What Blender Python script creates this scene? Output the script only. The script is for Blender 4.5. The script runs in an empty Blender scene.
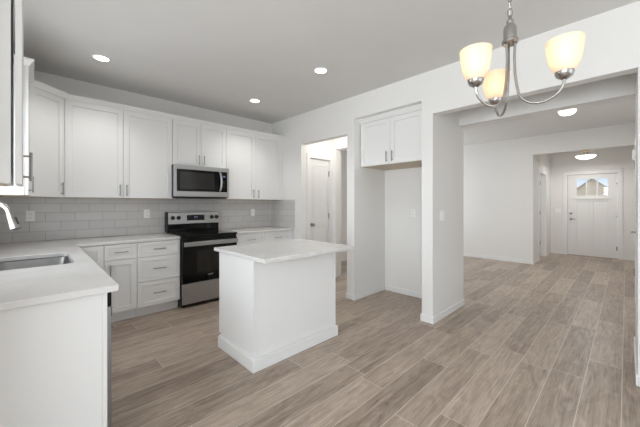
import bpy, bmesh, math, random
from mathutils import Vector, Matrix
random.seed(4)
SC = bpy.context.scene
COL = SC.collection

# ------------------------------------------------------------------ camera
CAM_YAW = 45.964                      # angle of the view axis from +X towards +Y
cam = bpy.data.cameras.new('camera')
cam.sensor_width = 36.0
cam.lens = 296.211 / 640 * 36.0
cam.shift_y = -(213.5 - 203.845) / 640
cam.clip_start = 0.02
camo = bpy.data.objects.new('camera', cam)
COL.objects.link(camo)
camo.location = (0, 0, 1.328)
camo.rotation_euler = (math.radians(90), 0, math.radians(CAM_YAW - 90))
SC.camera = camo

# ------------------------------------------------------------------ view, world, daylight
SC.view_settings.view_transform = 'Standard'
SC.view_settings.look = 'None'
SC.view_settings.exposure = 0.16
SC.view_settings.gamma = 1.0
SC.view_settings.use_curve_mapping = False
SC.cycles.use_denoising = True
SC.cycles.max_bounces = 10
SC.cycles.diffuse_bounces = 6
SC.cycles.glossy_bounces = 4
SC.cycles.transmission_bounces = 6
SC.cycles.transparent_max_bounces = 12
SC.cycles.sample_clamp_indirect = 6.0
SC.cycles.caustics_reflective = False
SC.cycles.caustics_refractive = False

W = bpy.data.worlds.new('sky')
SC.world = W
W.use_nodes = True
nt = W.node_tree
bg = nt.nodes['Background']
tc = nt.nodes.new('ShaderNodeTexCoord')
sp = nt.nodes.new('ShaderNodeSeparateXYZ')
rp = nt.nodes.new('ShaderNodeValToRGB')
nt.links.new(tc.outputs['Generated'], sp.inputs[0])
nt.links.new(sp.outputs['Z'], rp.inputs[0])
nt.links.new(rp.outputs[0], bg.inputs[0])
ce = rp.color_ramp.elements
ce[0].position = 0.0
ce[0].color = (0.92, 0.94, 0.97, 1)
ce[1].position = 1.0
ce[1].color = (0.78, 0.87, 1.0, 1)
for pos, c in ((0.03, (0.88, 0.92, 0.97, 1)), (0.09, (0.46, 0.70, 0.97, 1)), (0.3, (0.70, 0.83, 0.98, 1))):
    ce.new(pos).color = c
bg.inputs[1].default_value = 1.0


def area(name, loc, rot, sx, sy, power, col=(1, 1, 1), spread=180):
    l = bpy.data.lights.new(name, 'AREA')
    l.shape = 'RECTANGLE'
    l.size, l.size_y = sx, sy
    l.energy = power
    l.color = col
    l.spread = math.radians(spread)
    o = bpy.data.objects.new(name, l)
    COL.objects.link(o)
    o.location = loc
    o.rotation_euler = rot
    return o


PI = math.pi
DAY = (0.905, 0.96, 1.0)
COOL = (0.93, 0.965, 1.0)
# area lights point along their local -Z; each stands just outside a window opening that is out of view
area('daylight_sink_window', (-0.56, 2.71, 1.65), (0, -PI / 2, 0), 1.1, 1.3, 23, COOL)         # towards +X
area('daylight_dining_window', (-2.42, -0.45, 1.45), (0, -PI / 2, 0), 1.9, 2.8, 184, DAY)      # towards +X
area('daylight_patio_door', (1.3, -2.82, 1.15), (PI / 2, 0, 0), 2.8, 2.2, 25, DAY)             # towards +Y
area('daylight_living_window', (6.6, 4.80, 1.5), (-PI / 2, 0, 0), 1.9, 1.7, 82, DAY)           # towards -Y
area('den_fill_light', (10.3, 3.1, 1.5), (0, PI / 2, 0), 1.3, 1.0, 60, DAY)              # towards -X; fill added to brighten the dark side room


# ------------------------------------------------------------------ material helpers
def s2l(c):
    c = c / 255.0
    return c / 12.92 if c <= 0.04045 else ((c + 0.055) / 1.055) ** 2.4


def rgb(r, g, b):
    return (s2l(r), s2l(g), s2l(b), 1.0)


MATS = {}


def mat(name, col, rough=0.5, metal=0.0, spec=0.5, bump=None, noise=None, emit=None, aniso=None):
    """Principled material with a procedural colour breakup and bump."""
    m = bpy.data.materials.new(name)
    m.use_nodes = True
    n = m.node_tree
    b = n.nodes['Principled BSDF']
    b.inputs['Base Color'].default_value = col
    b.inputs['Roughness'].default_value = rough
    b.inputs['Metallic'].default_value = metal
    b.inputs['Specular IOR Level'].default_value = spec
    geo = n.nodes.new('ShaderNodeNewGeometry')
    if noise:
        scale, amt = noise[:2]
        mp = n.nodes.new('ShaderNodeMapping')
        mp.inputs['Scale'].default_value = noise[2] if len(noise) > 2 else (1, 1, 1)
        tx = n.nodes.new('ShaderNodeTexNoise')
        tx.inputs['Scale'].default_value = scale
        tx.inputs['Detail'].default_value = 4
        r = n.nodes.new('ShaderNodeValToRGB')
        lo = tuple(max(0, c * (1 - amt)) for c in col[:3]) + (1,)
        hi = tuple(min(1, c * (1 + amt)) for c in col[:3]) + (1,)
        r.color_ramp.elements[0].position = 0.3
        r.color_ramp.elements[0].color = lo
        r.color_ramp.elements[1].position = 0.7
        r.color_ramp.elements[1].color = hi
        n.links.new(geo.outputs['Position'], mp.inputs[0])
        n.links.new(mp.outputs[0], tx.inputs['Vector'])
        n.links.new(tx.outputs['Fac'], r.inputs[0])
        n.links.new(r.outputs[0], b.inputs['Base Color'])
    if bump:
        tx2 = n.nodes.new('ShaderNodeTexNoise')
        tx2.inputs['Scale'].default_value = bump[0]
        tx2.inputs['Detail'].default_value = 3
        mp2 = n.nodes.new('ShaderNodeMapping')
        mp2.inputs['Scale'].default_value = bump[2] if len(bump) > 2 else (1, 1, 1)
        bp = n.nodes.new('ShaderNodeBump')
        bp.inputs['Strength'].default_value = bump[1]
        bp.inputs['Distance'].default_value = 0.002
        n.links.new(geo.outputs['Position'], mp2.inputs[0])
        n.links.new(mp2.outputs[0], tx2.inputs['Vector'])
        n.links.new(tx2.outputs['Fac'], bp.inputs['Height'])
        n.links.new(bp.outputs[0], b.inputs['Normal'])
    if emit:
        b.inputs['Emission Color'].default_value = emit[0]
        b.inputs['Emission Strength'].default_value = emit[1]
    MATS[name] = m
    return m


WALL = mat('wall_paint', rgb(229, 228, 226), 0.75, spec=0.25, noise=(0.7, 0.008), bump=(140, 0.04))
CEIL = mat('ceiling_paint', rgb(217, 216, 214), 0.9, spec=0.1, noise=(3.0, 0.012), bump=(60, 0.25))
TRIM = mat('trim_paint', rgb(231, 231, 230), 0.4, spec=0.4, noise=(2, 0.006))
CABW = mat('cabinet_paint', rgb(229, 229, 228), 0.38, spec=0.4, noise=(2, 0.006))
DOORP = mat('door_paint', rgb(229, 229, 228), 0.42, spec=0.4, noise=(2, 0.006))
MAPLE = mat('maple_plywood', rgb(200, 184, 162), 0.5, noise=(6, 0.12, (1, 14, 1)))
STEEL = mat('stainless_steel', rgb(178, 178, 178), 0.38, metal=1.0, noise=(30, 0.05, (0.6, 0.6, 30)), bump=(40, 0.03, (1, 1, 40)))
SINKST = mat('sink_steel', rgb(140, 140, 139), 0.42, metal=1.0, noise=(30, 0.05))
DSTEEL = mat('dark_stainless_steel', rgb(148, 150, 152), 0.34, metal=1.0, noise=(30, 0.05, (0.6, 0.6, 30)))
NICKEL = mat('brushed_nickel', rgb(172, 170, 167), 0.24, metal=1.0, noise=(60, 0.04))
PULL = mat('dark_nickel_pull', rgb(156, 154, 152), 0.32, metal=1.0, noise=(60, 0.04))
BLACKG = mat('black_glass', rgb(6, 6, 7), 0.07, spec=0.3, noise=(5, 0.05))
BLACKE = mat('black_enamel', rgb(9, 9, 10), 0.3, spec=0.3, noise=(8, 0.08))
BLACKP = mat('black_plastic', rgb(18, 18, 19), 0.4, noise=(8, 0.08))
OVENW = mat('oven_window_glass', rgb(24, 21, 17), 0.07, noise=(4, 0.15))  # brownish tint paints a reflection into the glass colour
MICROW = mat('microwave_window_glass', rgb(34, 33, 33), 0.08, noise=(300, 0.3))
BURN = mat('burner_marking', rgb(70, 70, 72), 0.2, noise=(20, 0.05))
PLATE = mat('white_plastic', rgb(240, 240, 238), 0.35, noise=(4, 0.005))
SLOT = mat('receptacle_slot', rgb(60, 58, 56), 0.5, noise=(4, 0.05))
DISP = mat('display_glass', rgb(14, 16, 26), 0.08, noise=(4, 0.1))
DIGIT = mat('display_digits', rgb(95, 105, 140), 0.3, noise=(4, 0.1), emit=(rgb(130, 150, 230), 0.05))
WHITEINK = mat('white_print', rgb(225, 225, 225), 0.4, noise=(4, 0.01))
LENS = mat('lamp_lens', rgb(250, 246, 238), 0.4, noise=(4, 0.005), emit=(rgb(255, 250, 240), 5.0))
DOME = mat('lit_dome_glass', rgb(250, 246, 238), 0.3, noise=(4, 0.005), emit=(rgb(255, 248, 232), 2.6))
BULB = mat('lit_bulb', rgb(255, 240, 210), 0.4, noise=(4, 0.005), emit=(rgb(255, 232, 195), 5.0))
BRASS = mat('aged_brass', rgb(176, 150, 124), 0.35, metal=1.0, noise=(30, 0.06))
SIDING = mat('tan_siding', rgb(236, 214, 190), 0.8, noise=(2, 0.05, (1, 1, 20)))
ROOFM = mat('roof_shingles', rgb(196, 186, 178), 0.9, noise=(8, 0.2))
YARD = mat('dry_lawn', rgb(222, 218, 206), 0.95, noise=(3, 0.15))


def quartz():
    m = bpy.data.materials.new('white_quartz')
    m.use_nodes = True
    n = m.node_tree
    b = n.nodes['Principled BSDF']
    b.inputs['Roughness'].default_value = 0.16
    geo = n.nodes.new('ShaderNodeNewGeometry')
    w = n.nodes.new('ShaderNodeTexNoise')
    w.inputs['Scale'].default_value = 1.6
    w.inputs['Detail'].default_value = 6
    w.inputs['Distortion'].default_value = 1.4
    r = n.nodes.new('ShaderNodeValToRGB')
    e = r.color_ramp.elements
    e[0].position = 0.40
    e[0].color = rgb(221, 220, 218)
    e[1].position = 0.62
    e[1].color = rgb(221, 220, 218)
    v = r.color_ramp.elements.new(0.50)
    v.color = rgb(214, 212, 210)
    sp2 = n.nodes.new('ShaderNodeTexNoise')
    sp2.inputs['Scale'].default_value = 220
    mx = n.nodes.new('ShaderNodeMixRGB')
    mx.blend_type = 'MULTIPLY'
    mx.inputs[0].default_value = 0.06
    n.links.new(geo.outputs['Position'], w.inputs['Vector'])
    n.links.new(geo.outputs['Position'], sp2.inputs['Vector'])
    n.links.new(w.outputs['Fac'], r.inputs[0])
    n.links.new(r.outputs[0], mx.inputs[1])
    n.links.new(sp2.outputs['Fac'], mx.inputs[2])
    n.links.new(mx.outputs[0], b.inputs['Base Color'])
    return m


QUARTZ = quartz()


def math_node(n, op, a, b=None):
    k = n.nodes.new('ShaderNodeMath')
    k.operation = op
    for i, x in enumerate((a, b)):
        if x is None:
            continue
        if isinstance(x, (int, float)):
            k.inputs[i].default_value = x
        else:
            n.links.new(x, k.inputs[i])
    return k.outputs[0]


def tile_mat():
    m = bpy.data.materials.new('grey_subway_tile')
    m.use_nodes = True
    n = m.node_tree
    b = n.nodes['Principled BSDF']
    b.inputs['Roughness'].default_value = 0.22
    geo = n.nodes.new('ShaderNodeNewGeometry')
    sx = n.nodes.new('ShaderNodeSeparateXYZ')
    n.links.new(geo.outputs['Position'], sx.inputs[0])
    # along-wall coordinate: X on the range wall, Y carries on round the corner
    u = math_node(n, 'ADD', sx.outputs['X'], sx.outputs['Y'])
    u = math_node(n, 'ADD', u, -4.552 + 0.164 + 0.13 + 26.0)
    v = math_node(n, 'ADD', sx.outputs['Z'], -0.915 + 0.1047 * 20)
    cb = n.nodes.new('ShaderNodeCombineXYZ')
    n.links.new(u, cb.inputs[0])
    n.links.new(v, cb.inputs[1])
    br = n.nodes.new('ShaderNodeTexBrick')
    br.inputs['Scale'].default_value = 1.0
    br.inputs['Brick Width'].default_value = 0.26
    br.inputs['Row Height'].default_value = 0.1047
    br.inputs['Mortar Size'].default_value = 0.0019
    br.inputs['Mortar Smooth'].default_value = 0.15
    br.inputs['Bias'].default_value = 0.0
    br.inputs['Color1'].default_value = rgb(203, 201, 199)
    br.inputs['Color2'].default_value = rgb(197, 195, 193)
    br.inputs['Mortar'].default_value = rgb(146, 144, 142)
    n.links.new(cb.outputs[0], br.inputs['Vector'])
    n.links.new(br.outputs['Color'], b.inputs['Base Color'])
    rr = n.nodes.new('ShaderNodeMapRange')
    rr.inputs['To Min'].default_value = 0.2
    rr.inputs['To Max'].default_value = 0.8
    n.links.new(br.outputs['Fac'], rr.inputs['Value'])
    n.links.new(rr.outputs[0], b.inputs['Roughness'])
    inv = math_node(n, 'SUBTRACT', 1.0, br.outputs['Fac'])
    bp = n.nodes.new('ShaderNodeBump')
    bp.inputs['Strength'].default_value = 0.5
    bp.inputs['Distance'].default_value = 0.002
    n.links.new(inv, bp.inputs['Height'])
    n.links.new(bp.outputs[0], b.inputs['Normal'])
    return m


TILE = tile_mat()


def floor_mat():
    m = bpy.data.materials.new('greige_plank_floor')
    m.use_nodes = True
    n = m.node_tree
    b = n.nodes['Principled BSDF']
    geo = n.nodes.new('ShaderNodeNewGeometry')
    sx = n.nodes.new('ShaderNodeSeparateXYZ')
    n.links.new(geo.outputs['Position'], sx.inputs[0])
    PW, PL = 0.199, 1.24
    yy = math_node(n, 'DIVIDE', math_node(n, 'ADD', sx.outputs['Y'], 20 * PW - 0.022), PW)
    row = math_node(n, 'FLOOR', yy)
    fy = math_node(n, 'FRACT', yy)
    wn = n.nodes.new('ShaderNodeTexWhiteNoise')
    wn.noise_dimensions = '1D'
    n.links.new(row, wn.inputs['W'])
    xx = math_node(n, 'ADD', math_node(n, 'DIVIDE', math_node(n, 'ADD', sx.outputs['X'], 40.0), PL), wn.outputs['Value'])
    colm = math_node(n, 'FLOOR', xx)
    fx = math_node(n, 'FRACT', xx)
    ident = math_node(n, 'ADD', math_node(n, 'MULTIPLY', row, 17.31), math_node(n, 'MULTIPLY', colm, 3.77))
    wi = n.nodes.new('ShaderNodeTexWhiteNoise')
    wi.noise_dimensions = '1D'
    n.links.new(ident, wi.inputs['W'])
    # grain: noise stretched along the plank, shifted per plank
    cb = n.nodes.new('ShaderNodeCombineXYZ')
    n.links.new(math_node(n, 'ADD', math_node(n, 'MULTIPLY', sx.outputs['X'], 1.3), math_node(n, 'MULTIPLY', wi.outputs['Value'], 40.0)), cb.inputs[0])
    n.links.new(math_node(n, 'MULTIPLY', sx.outputs['Y'], 30.0), cb.inputs[1])
    n.links.new(ident, cb.inputs[2])
    g1 = n.nodes.new('ShaderNodeTexNoise')
    g1.inputs['Scale'].default_value = 1.0
    g1.inputs['Detail'].default_value = 9
    g1.inputs['Roughness'].default_value = 0.7
    g1.inputs['Distortion'].default_value = 0.8
    n.links.new(cb.outputs[0], g1.inputs['Vector'])
    cb2 = n.nodes.new('ShaderNodeCombineXYZ')
    n.links.new(math_node(n, 'MULTIPLY', sx.outputs['X'], 5.0), cb2.inputs[0])
    n.links.new(math_node(n, 'MULTIPLY', sx.outputs['Y'], 140.0), cb2.inputs[1])
    n.links.new(ident, cb2.inputs[2])
    g2 = n.nodes.new('ShaderNodeTexNoise')
    g2.inputs['Scale'].default_value = 1.0
    g2.inputs['Detail'].default_value = 3
    n.links.new(cb2.outputs[0], g2.inputs['Vector'])
    mixv = math_node(n, 'ADD', math_node(n, 'MULTIPLY', g1.outputs['Fac'], 0.65), math_node(n, 'MULTIPLY', g2.outputs['Fac'], 0.35))
    # broad cathedral figure and knots
    cb3 = n.nodes.new('ShaderNodeCombineXYZ')
    n.links.new(math_node(n, 'ADD', math_node(n, 'MULTIPLY', sx.outputs['X'], 2.6), math_node(n, 'MULTIPLY', wi.outputs['Value'], 17.0)), cb3.inputs[0])
    n.links.new(math_node(n, 'MULTIPLY', sx.outputs['Y'], 11.0), cb3.inputs[1])
    n.links.new(ident, cb3.inputs[2])
    g3 = n.nodes.new('ShaderNodeTexNoise')
    g3.inputs['Scale'].default_value = 1.0
    g3.inputs['Detail'].default_value = 7
    g3.inputs['Roughness'].default_value = 0.65
    g3.inputs['Distortion'].default_value = 2.2
    n.links.new(cb3.outputs[0], g3.inputs['Vector'])
    mixv = math_node(n, 'ADD', math_node(n, 'MULTIPLY', mixv, 0.62), math_node(n, 'MULTIPLY', g3.outputs['Fac'], 0.38))
    mixv = math_node(n, 'ADD', mixv, math_node(n, 'MULTIPLY', math_node(n, 'SUBTRACT', wi.outputs['Value'], 0.5), 0.13))
    r = n.nodes.new('ShaderNodeValToRGB')
    e = r.color_ramp.elements
    e[0].position = 0.32
    e[0].color = rgb(108, 93, 82)
    e[1].position = 0.68
    e[1].color = rgb(197, 181, 166)
    k = e.new(0.5)
    k.color = rgb(160, 144, 130)
    n.links.new(mixv, r.inputs[0])
    # pale bevelled seams
    dy = math_node(n, 'MINIMUM', fy, math_node(n, 'SUBTRACT', 1.0, fy))
    dx = math_node(n, 'MINIMUM', fx, math_node(n, 'SUBTRACT', 1.0, fx))
    sy_ = math_node(n, 'LESS_THAN', dy, 0.0022 / PW)
    sx_ = math_node(n, 'LESS_THAN', dx, 0.0022 / PL)
    seam = math_node(n, 'MAXIMUM', sy_, sx_)
    mx = n.nodes.new('ShaderNodeMixRGB')
    n.links.new(math_node(n, 'MULTIPLY', seam, 0.6), mx.inputs[0])
    n.links.new(r.outputs[0], mx.inputs[1])
    mx.inputs[2].default_value = rgb(218, 210, 202)
    n.links.new(mx.outputs[0], b.inputs['Base Color'])
    rr = n.nodes.new('ShaderNodeMapRange')
    rr.inputs['To Min'].default_value = 0.27
    rr.inputs['To Max'].default_value = 0.42
    n.links.new(g1.outputs['Fac'], rr.inputs['Value'])
    n.links.new(rr.outputs[0], b.inputs['Roughness'])
    b.inputs['Specular IOR Level'].default_value = 0.4
    bp = n.nodes.new('ShaderNodeBump')
    bp.inputs['Strength'].default_value = 0.12
    bp.inputs['Distance'].default_value = 0.002
    n.links.new(math_node(n, 'SUBTRACT', g2.outputs['Fac'], seam), bp.inputs['Height'])
    n.links.new(bp.outputs[0], b.inputs['Normal'])
    return m


FLOOR = floor_mat()


def glass_mat():
    m = bpy.data.materials.new('window_glass')
    m.use_nodes = True
    n = m.node_tree
    n.nodes.remove(n.nodes['Principled BSDF'])
    out = n.nodes['Material Output']
    t = n.nodes.new('ShaderNodeBsdfTransparent')
    g = n.nodes.new('ShaderNodeBsdfGlossy')
    g.inputs['Roughness'].default_value = 0.02
    mx = n.nodes.new('ShaderNodeMixShader')
    mx.inputs[0].default_value = 0.06
    n.links.new(t.outputs[0], mx.inputs[1])
    n.links.new(g.outputs[0], mx.inputs[2])
    n.links.new(mx.outputs[0], out.inputs[0])
    return m


GLASS = glass_mat()


def shade_mat():
    """Frosted glass lamp shade: translucent white glass that glows with the bulb inside it."""
    m = bpy.data.materials.new('frosted_shade_glass')
    m.use_nodes = True
    n = m.node_tree
    b = n.nodes['Principled BSDF']
    out = n.nodes['Material Output']
    b.inputs['Base Color'].default_value = rgb(240, 228, 214)
    b.inputs['Roughness'].default_value = 0.3
    b.inputs['Emission Color'].default_value = rgb(255, 236, 212)
    b.inputs['Emission Strength'].default_value = 0.14
    t = n.nodes.new('ShaderNodeBsdfTranslucent')
    t.inputs['Color'].default_value = rgb(250, 238, 220)
    mx = n.nodes.new('ShaderNodeMixShader')
    mx.inputs[0].default_value = 0.5
    n.links.new(b.outputs[0], mx.inputs[1])
    n.links.new(t.outputs[0], mx.inputs[2])
    n.links.new(mx.outputs[0], out.inputs[0])
    return m


SHADE = shade_mat()


# ------------------------------------------------------------------ geometry helpers
def F(o, ux, nn):
    """Local frame: a along ux, b up, c along the outward normal nn."""
    ux = Vector((ux[0], ux[1], 0)).normalized()
    nn = Vector((nn[0], nn[1], 0)).normalized()
    o = Vector(o)
    return Matrix(((ux.x, 0, nn.x, o.x), (ux.y, 0, nn.y, o.y), (0, 1, 0, o.z), (0, 0, 0, 1)))


def FUP(o):
    """Local frame lying flat: a = X, b = Y, c = up."""
    return Matrix.Translation(Vector(o))


ORG = {}


class MB:
    def __init__(self, M=None):
        self.bm = bmesh.new()
        self.M = M or Matrix.Identity(4)

    def _v(self, p):
        return self.bm.verts.new(self.M @ Vector(p))

    def box(self, x0, y0, z0, x1, y1, z1):
        v = [self._v(p) for p in ((x0, y0, z0), (x1, y0, z0), (x1, y1, z0), (x0, y1, z0), (x0, y0, z1), (x1, y0, z1), (x1, y1, z1), (x0, y1, z1))]
        for f in ((0, 3, 2, 1), (4, 5, 6, 7), (0, 1, 5, 4), (1, 2, 6, 5), (2, 3, 7, 6), (3, 0, 4, 7)):
            self.bm.faces.new([v[i] for i in f])
        return self

    def prism(self, poly, z0, z1):
        lo = [self._v((x, y, z0)) for x, y in poly]
        hi = [self._v((x, y, z1)) for x, y in poly]
        n = len(poly)
        self.bm.faces.new(lo[::-1])
        self.bm.faces.new(hi)
        for i in range(n):
            self.bm.faces.new((lo[i], lo[(i + 1) % n], hi[(i + 1) % n], hi[i]))
        return self

    def tube(self, pts, r, seg=12, cap=True, closed=False):
        pts = [Vector(p) for p in pts]
        n = len(pts)
        rs = r if isinstance(r, (list, tuple)) else [r] * n
        rings = []
        up = None
        for i, p in enumerate(pts):
            if closed:
                d = (pts[(i + 1) % n] - pts[i - 1]).normalized()
            else:
                d = (pts[min(i + 1, n - 1)] - pts[max(i - 1, 0)]).normalized()
            if up is None:
                up = Vector((0, 0, 1)) if abs(d.z) < 0.9 else Vector((1, 0, 0))
            s = d.cross(up).normalized()
            up = s.cross(d).normalized()
            rings.append([self._v(p + (s * math.cos(2 * PI * k / seg) + up * math.sin(2 * PI * k / seg)) * rs[i]) for k in range(seg)])
        for i in range(n if closed else n - 1):
            A, B = rings[i], rings[(i + 1) % n]
            for k in range(seg):
                self.bm.faces.new((A[k], A[(k + 1) % seg], B[(k + 1) % seg], B[k]))
        if cap and not closed:
            self.bm.faces.new(rings[0][::-1])
            self.bm.faces.new(rings[-1])
        return self

    def lathe(self, prof, c=(0, 0, 0), seg=28, closed=False):
        """prof: (radius, height) pairs turned about the local c/z axis through c."""
        rings = []
        for r, z in prof:
            if r < 1e-6:
                rings.append([self._v((c[0], c[1], c[2] + z))])
            else:
                rings.append([self._v((c[0] + r * math.cos(2 * PI * k / seg), c[1] + r * math.sin(2 * PI * k / seg), c[2] + z)) for k in range(seg)])
        m = len(rings)
        for i in range(m if closed else m - 1):
            A, B = rings[i], rings[(i + 1) % m]
            for k in range(seg):
                a0, a1 = A[k % len(A)], A[(k + 1) % len(A)]
                b0, b1 = B[k % len(B)], B[(k + 1) % len(B)]
                f = []
                for v in (a0, a1, b1, b0):
                    if v not in f:
                        f.append(v)
                if len(f) > 2:
                    self.bm.faces.new(f)
        return self

    def slab(self, w, h, t, rects=()):
        """A board w x h x t (front at c = t); each rect (a0,b0,a1,b1,depth) is sunk by depth, depth None = a hole."""
        A = sorted({0.0, w} | {round(x, 5) for r in rects for x in (r[0], r[2]) if 0 < x < w})
        B = sorted({0.0, h} | {round(x, 5) for r in rects for x in (r[1], r[3]) if 0 < x < h})
        cache = {}

        def V(a, b, c):
            k = (round(a, 5), round(b, 5), round(c, 5))
            if k not in cache:
                cache[k] = self._v((a, b, c))
            return cache[k]

        def level(i, j):
            if i < 0 or j < 0 or i >= len(A) - 1 or j >= len(B) - 1:
                return None
            ma, mb = (A[i] + A[i + 1]) / 2, (B[j] + B[j + 1]) / 2
            c = t
            for r in rects:
                if r[0] < ma < r[2] and r[1] < mb < r[3]:
                    c = None if r[4] is None else t - r[4]
            return c
        for i in range(len(A) - 1):
            for j in range(len(B) - 1):
                c = level(i, j)
                if c is None:
                    continue
                a0, a1, b0, b1 = A[i], A[i + 1], B[j], B[j + 1]
                self.bm.faces.new((V(a0, b0, c), V(a1, b0, c), V(a1, b1, c), V(a0, b1, c)))
                self.bm.faces.new((V(a0, b1, 0), V(a1, b1, 0), V(a1, b0, 0), V(a0, b0, 0)))
                for di, dj, p, q in ((-1, 0, (a0, b1), (a0, b0)), (1, 0, (a1, b0), (a1, b1)), (0, -1, (a0, b0), (a1, b0)), (0, 1, (a1, b1), (a0, b1))):
                    k = level(i + di, j + dj)
                    lo = 0 if k is None else k
                    if lo < c - 1e-6:
                        self.bm.faces.new((V(*p, lo), V(*q, lo), V(*q, c), V(*p, c)))
        return self

    def build(self, name, m, parent=None, bevel=0.0, smooth=35, seg=2):
        bm = self.bm
        bmesh.ops.recalc_face_normals(bm, faces=bm.faces)
        co = [v.co for v in bm.verts]
        lo = Vector([min(c[i] for c in co) for i in range(3)])
        hi = Vector([max(c[i] for c in co) for i in range(3)])
        org = Vector(((lo.x + hi.x) / 2, (lo.y + hi.y) / 2, lo.z))
        for v in bm.verts:
            v.co -= org
        me = bpy.data.meshes.new(name)
        bm.to_mesh(me)
        bm.free()
        me.materials.append(m)
        if smooth:
            me.polygons.foreach_set('use_smooth', [True] * len(me.polygons))
            me.set_sharp_from_angle(angle=math.radians(smooth))
        o = bpy.data.objects.new(name, me)
        COL.objects.link(o)
        ORG[o.name] = org
        if parent is not None:
            o.parent = parent
            o.location = org - ORG[parent.name]
        else:
            o.location = org
        if bevel:
            bv = o.modifiers.new('edge', 'BEVEL')
            bv.width = bevel
            bv.segments = seg
            bv.limit_method = 'ANGLE'
            bv.angle_limit = math.radians(40)
        return o


def tag(o, label=None, cat=None, group=None, kind=None):
    for k, v in (('label', label), ('category', cat), ('group', group), ('kind', kind)):
        if v:
            o[k] = v
    return o


def thing(name, loc, label, cat, group=None):
    o = bpy.data.objects.new(name, None)
    o.empty_display_size = 0.1
    COL.objects.link(o)
    o.location = loc
    ORG[o.name] = Vector(loc)
    return tag(o, label, cat, group)


def struct(o, label=None):
    return tag(o, label, None, None, 'structure')


def box(name, m, b, parent=None, bevel=0.0):
    return MB().box(*b).build(name, m, parent, bevel)


# ------------------------------------------------------------------ the shell
H = 2.809
YB = 4.564            # range wall face
XW, XW2 = 3.173, 3.29    # kitchen's right wall
XN, XN2 = 3.915, 4.063   # second wall behind the fridge niche
XL = -0.36            # sink wall face
XF, XE = 7.87, 10.05    # living room far wall, entry front wall
HZ = 2.326            # header height of the wide opening

struct(box('floor', FLOOR, (-2.3, -2.72, -0.1, 10.2, 4.69, 0.0)), 'greige wood-look plank floor running through all rooms')
struct(box('ceiling', CEIL, (-2.32, -2.72, H, 7.99, 4.69, H + 0.1)), 'flat white ceiling over kitchen and living room')
struct(box('ceiling_entry', CEIL, (7.99, -0.62, 2.75, 10.17, 4.564, 2.85)), 'lower white ceiling over the entry')
struct(box('ceiling_hall', CEIL, (XW2, 2.736, 2.55, XN, 3.75, 2.65)), 'lower white ceiling over the small hall')
struct(box('ceiling_niche', CEIL, (XW2, 1.618, 2.515, XN, 2.603, 2.6)), 'soffit closing the fridge niche above its cabinet')


def wallX(name, x0, x1, y0, y1, z1, rects, label):
    """Wall running along Y between x0 and x1; rects are (y0,z0,y1,z1) openings."""
    o = MB(F((x1, y0, 0), (0, 1), (-1, 0))).slab(y1 - y0, z1, x1 - x0, [(a - y0, b, c - y0, d, None) for a, b, c, d in rects]).build(name, WALL)
    return struct(o, label)


def wallY(name, y0, y1, x0, x1, z1, rects, label):
    o = MB(F((x0, y1, 0), (1, 0), (0, -1))).slab(x1 - x0, z1, y1 - y0, [(a - x0, b, c - x0, d, None) for a, b, c, d in rects]).build(name, WALL)
    return struct(o, label)


wallX('wall_right', XW, XW2, -2.6, YB, H, [(2.736, 0, 3.727, 2.313), (1.618, 0, 2.603, 2.501), (-0.06, 0, 1.488, HZ)], 'pale wall with hall doorway, fridge niche and wide opening')
wallX('wall_niche', XN, XN2, -2.6, YB, H, [(2.736, 0, 3.64, 2.31), (-0.06, 0, 1.488, HZ)], 'second wall behind the fridge niche')
wallY('wall_pier', 1.488, 1.618, XW2, XN, H, [], 'grey pier between fridge niche and wide opening')
wallY('wall_stub', 2.603, 2.736, XW2, XN, H, [], 'short wall between hall doorway and fridge niche')
wallY('wall_return', -0.19, -0.06, XW2, XN, H, [], 'short wall closing the right end of the wide opening')
wallY('wall_pantry', 3.75, 3.87, XW2, XN, 2.55, [(3.385, 0, 3.885, 2.115)], 'hall end wall that holds the pantry door')
wallY('wall_back', YB, YB + 0.12, -0.48, 10.17, H, [(5.9, 0.75, 7.4, 2.25)], 'long range wall behind the kitchen')
wallX('wall_left', -0.48, XL, 1.5, YB, H, [(2.06, 1.1, 3.36, 2.2)], 'sink wall with a window')
wallY('wall_dining', 1.38, 1.5, -2.32, XL, H, [], 'dining corner wall beside the sink run')
wallX('wall_dining_left', -2.32, -2.2, -2.6, 1.38, H, [(-1.8, 0.5, 0.9, 2.3)], 'dining wall with a wide window')
wallY('wall_front', -2.72, -2.6, -2.32, XW2, H, [(0.0, 0, 2.6, 2.2)], 'wall behind the dining area with patio door')
wallX('wall_living', XF, 7.99, -0.42, YB, H, [(-0.3, 0, 1.42, 2.407)], 'living room far wall with opening to the entry')
wallY('wall_living_right', -0.42, -0.30, 5.9, XF, H, [], 'living room right wall')
wallY('wall_closet', -0.42, -0.095, XN2, 5.9, H, [(4.99, 0, 5.76, 2.08)], 'living room wall with a closet door seen on edge')
wallY('wall_entry_left', 1.42, 1.54, 7.99, XE, 2.75, [(8.47, 0, 9.36, 2.06)], 'entry side wall with an open door')
wallX('wall_entry', XE, 10.17, -0.5, YB, 2.75, [(0.147, 0, 1.071, 2.075), (2.6, 1.0, 3.6, 2.1)], 'entry front wall around the front door')
wallY('wall_entry_right', -0.62, -0.5, 7.99, 10.17, 2.75, [], 'entry right wall')
box_gap = struct(box('wall_entry_corner', WALL, (7.87, -0.62, 0, 7.99, -0.42, H)), 'corner wall beside the entry')

# tile backsplash
struct(box('backsplash', TILE, (XL, YB - 0.012, 0.9155, XW - 0.012, YB, 1.3985)), 'grey subway tile splashback along the range wall')
struct(box('backsplash_side', TILE, (XW - 0.012, 3.893, 0.9155, XW, YB, 1.3985)), 'grey subway tile return on the side wall')
struct(box('backsplash_sink', TILE, (XL, 1.81, 0.9155, XL + 0.012, YB - 0.012, 1.095)), 'low grey tile strip under the sink window')

# baseboards
BH, BT = 0.078, 0.012


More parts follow.
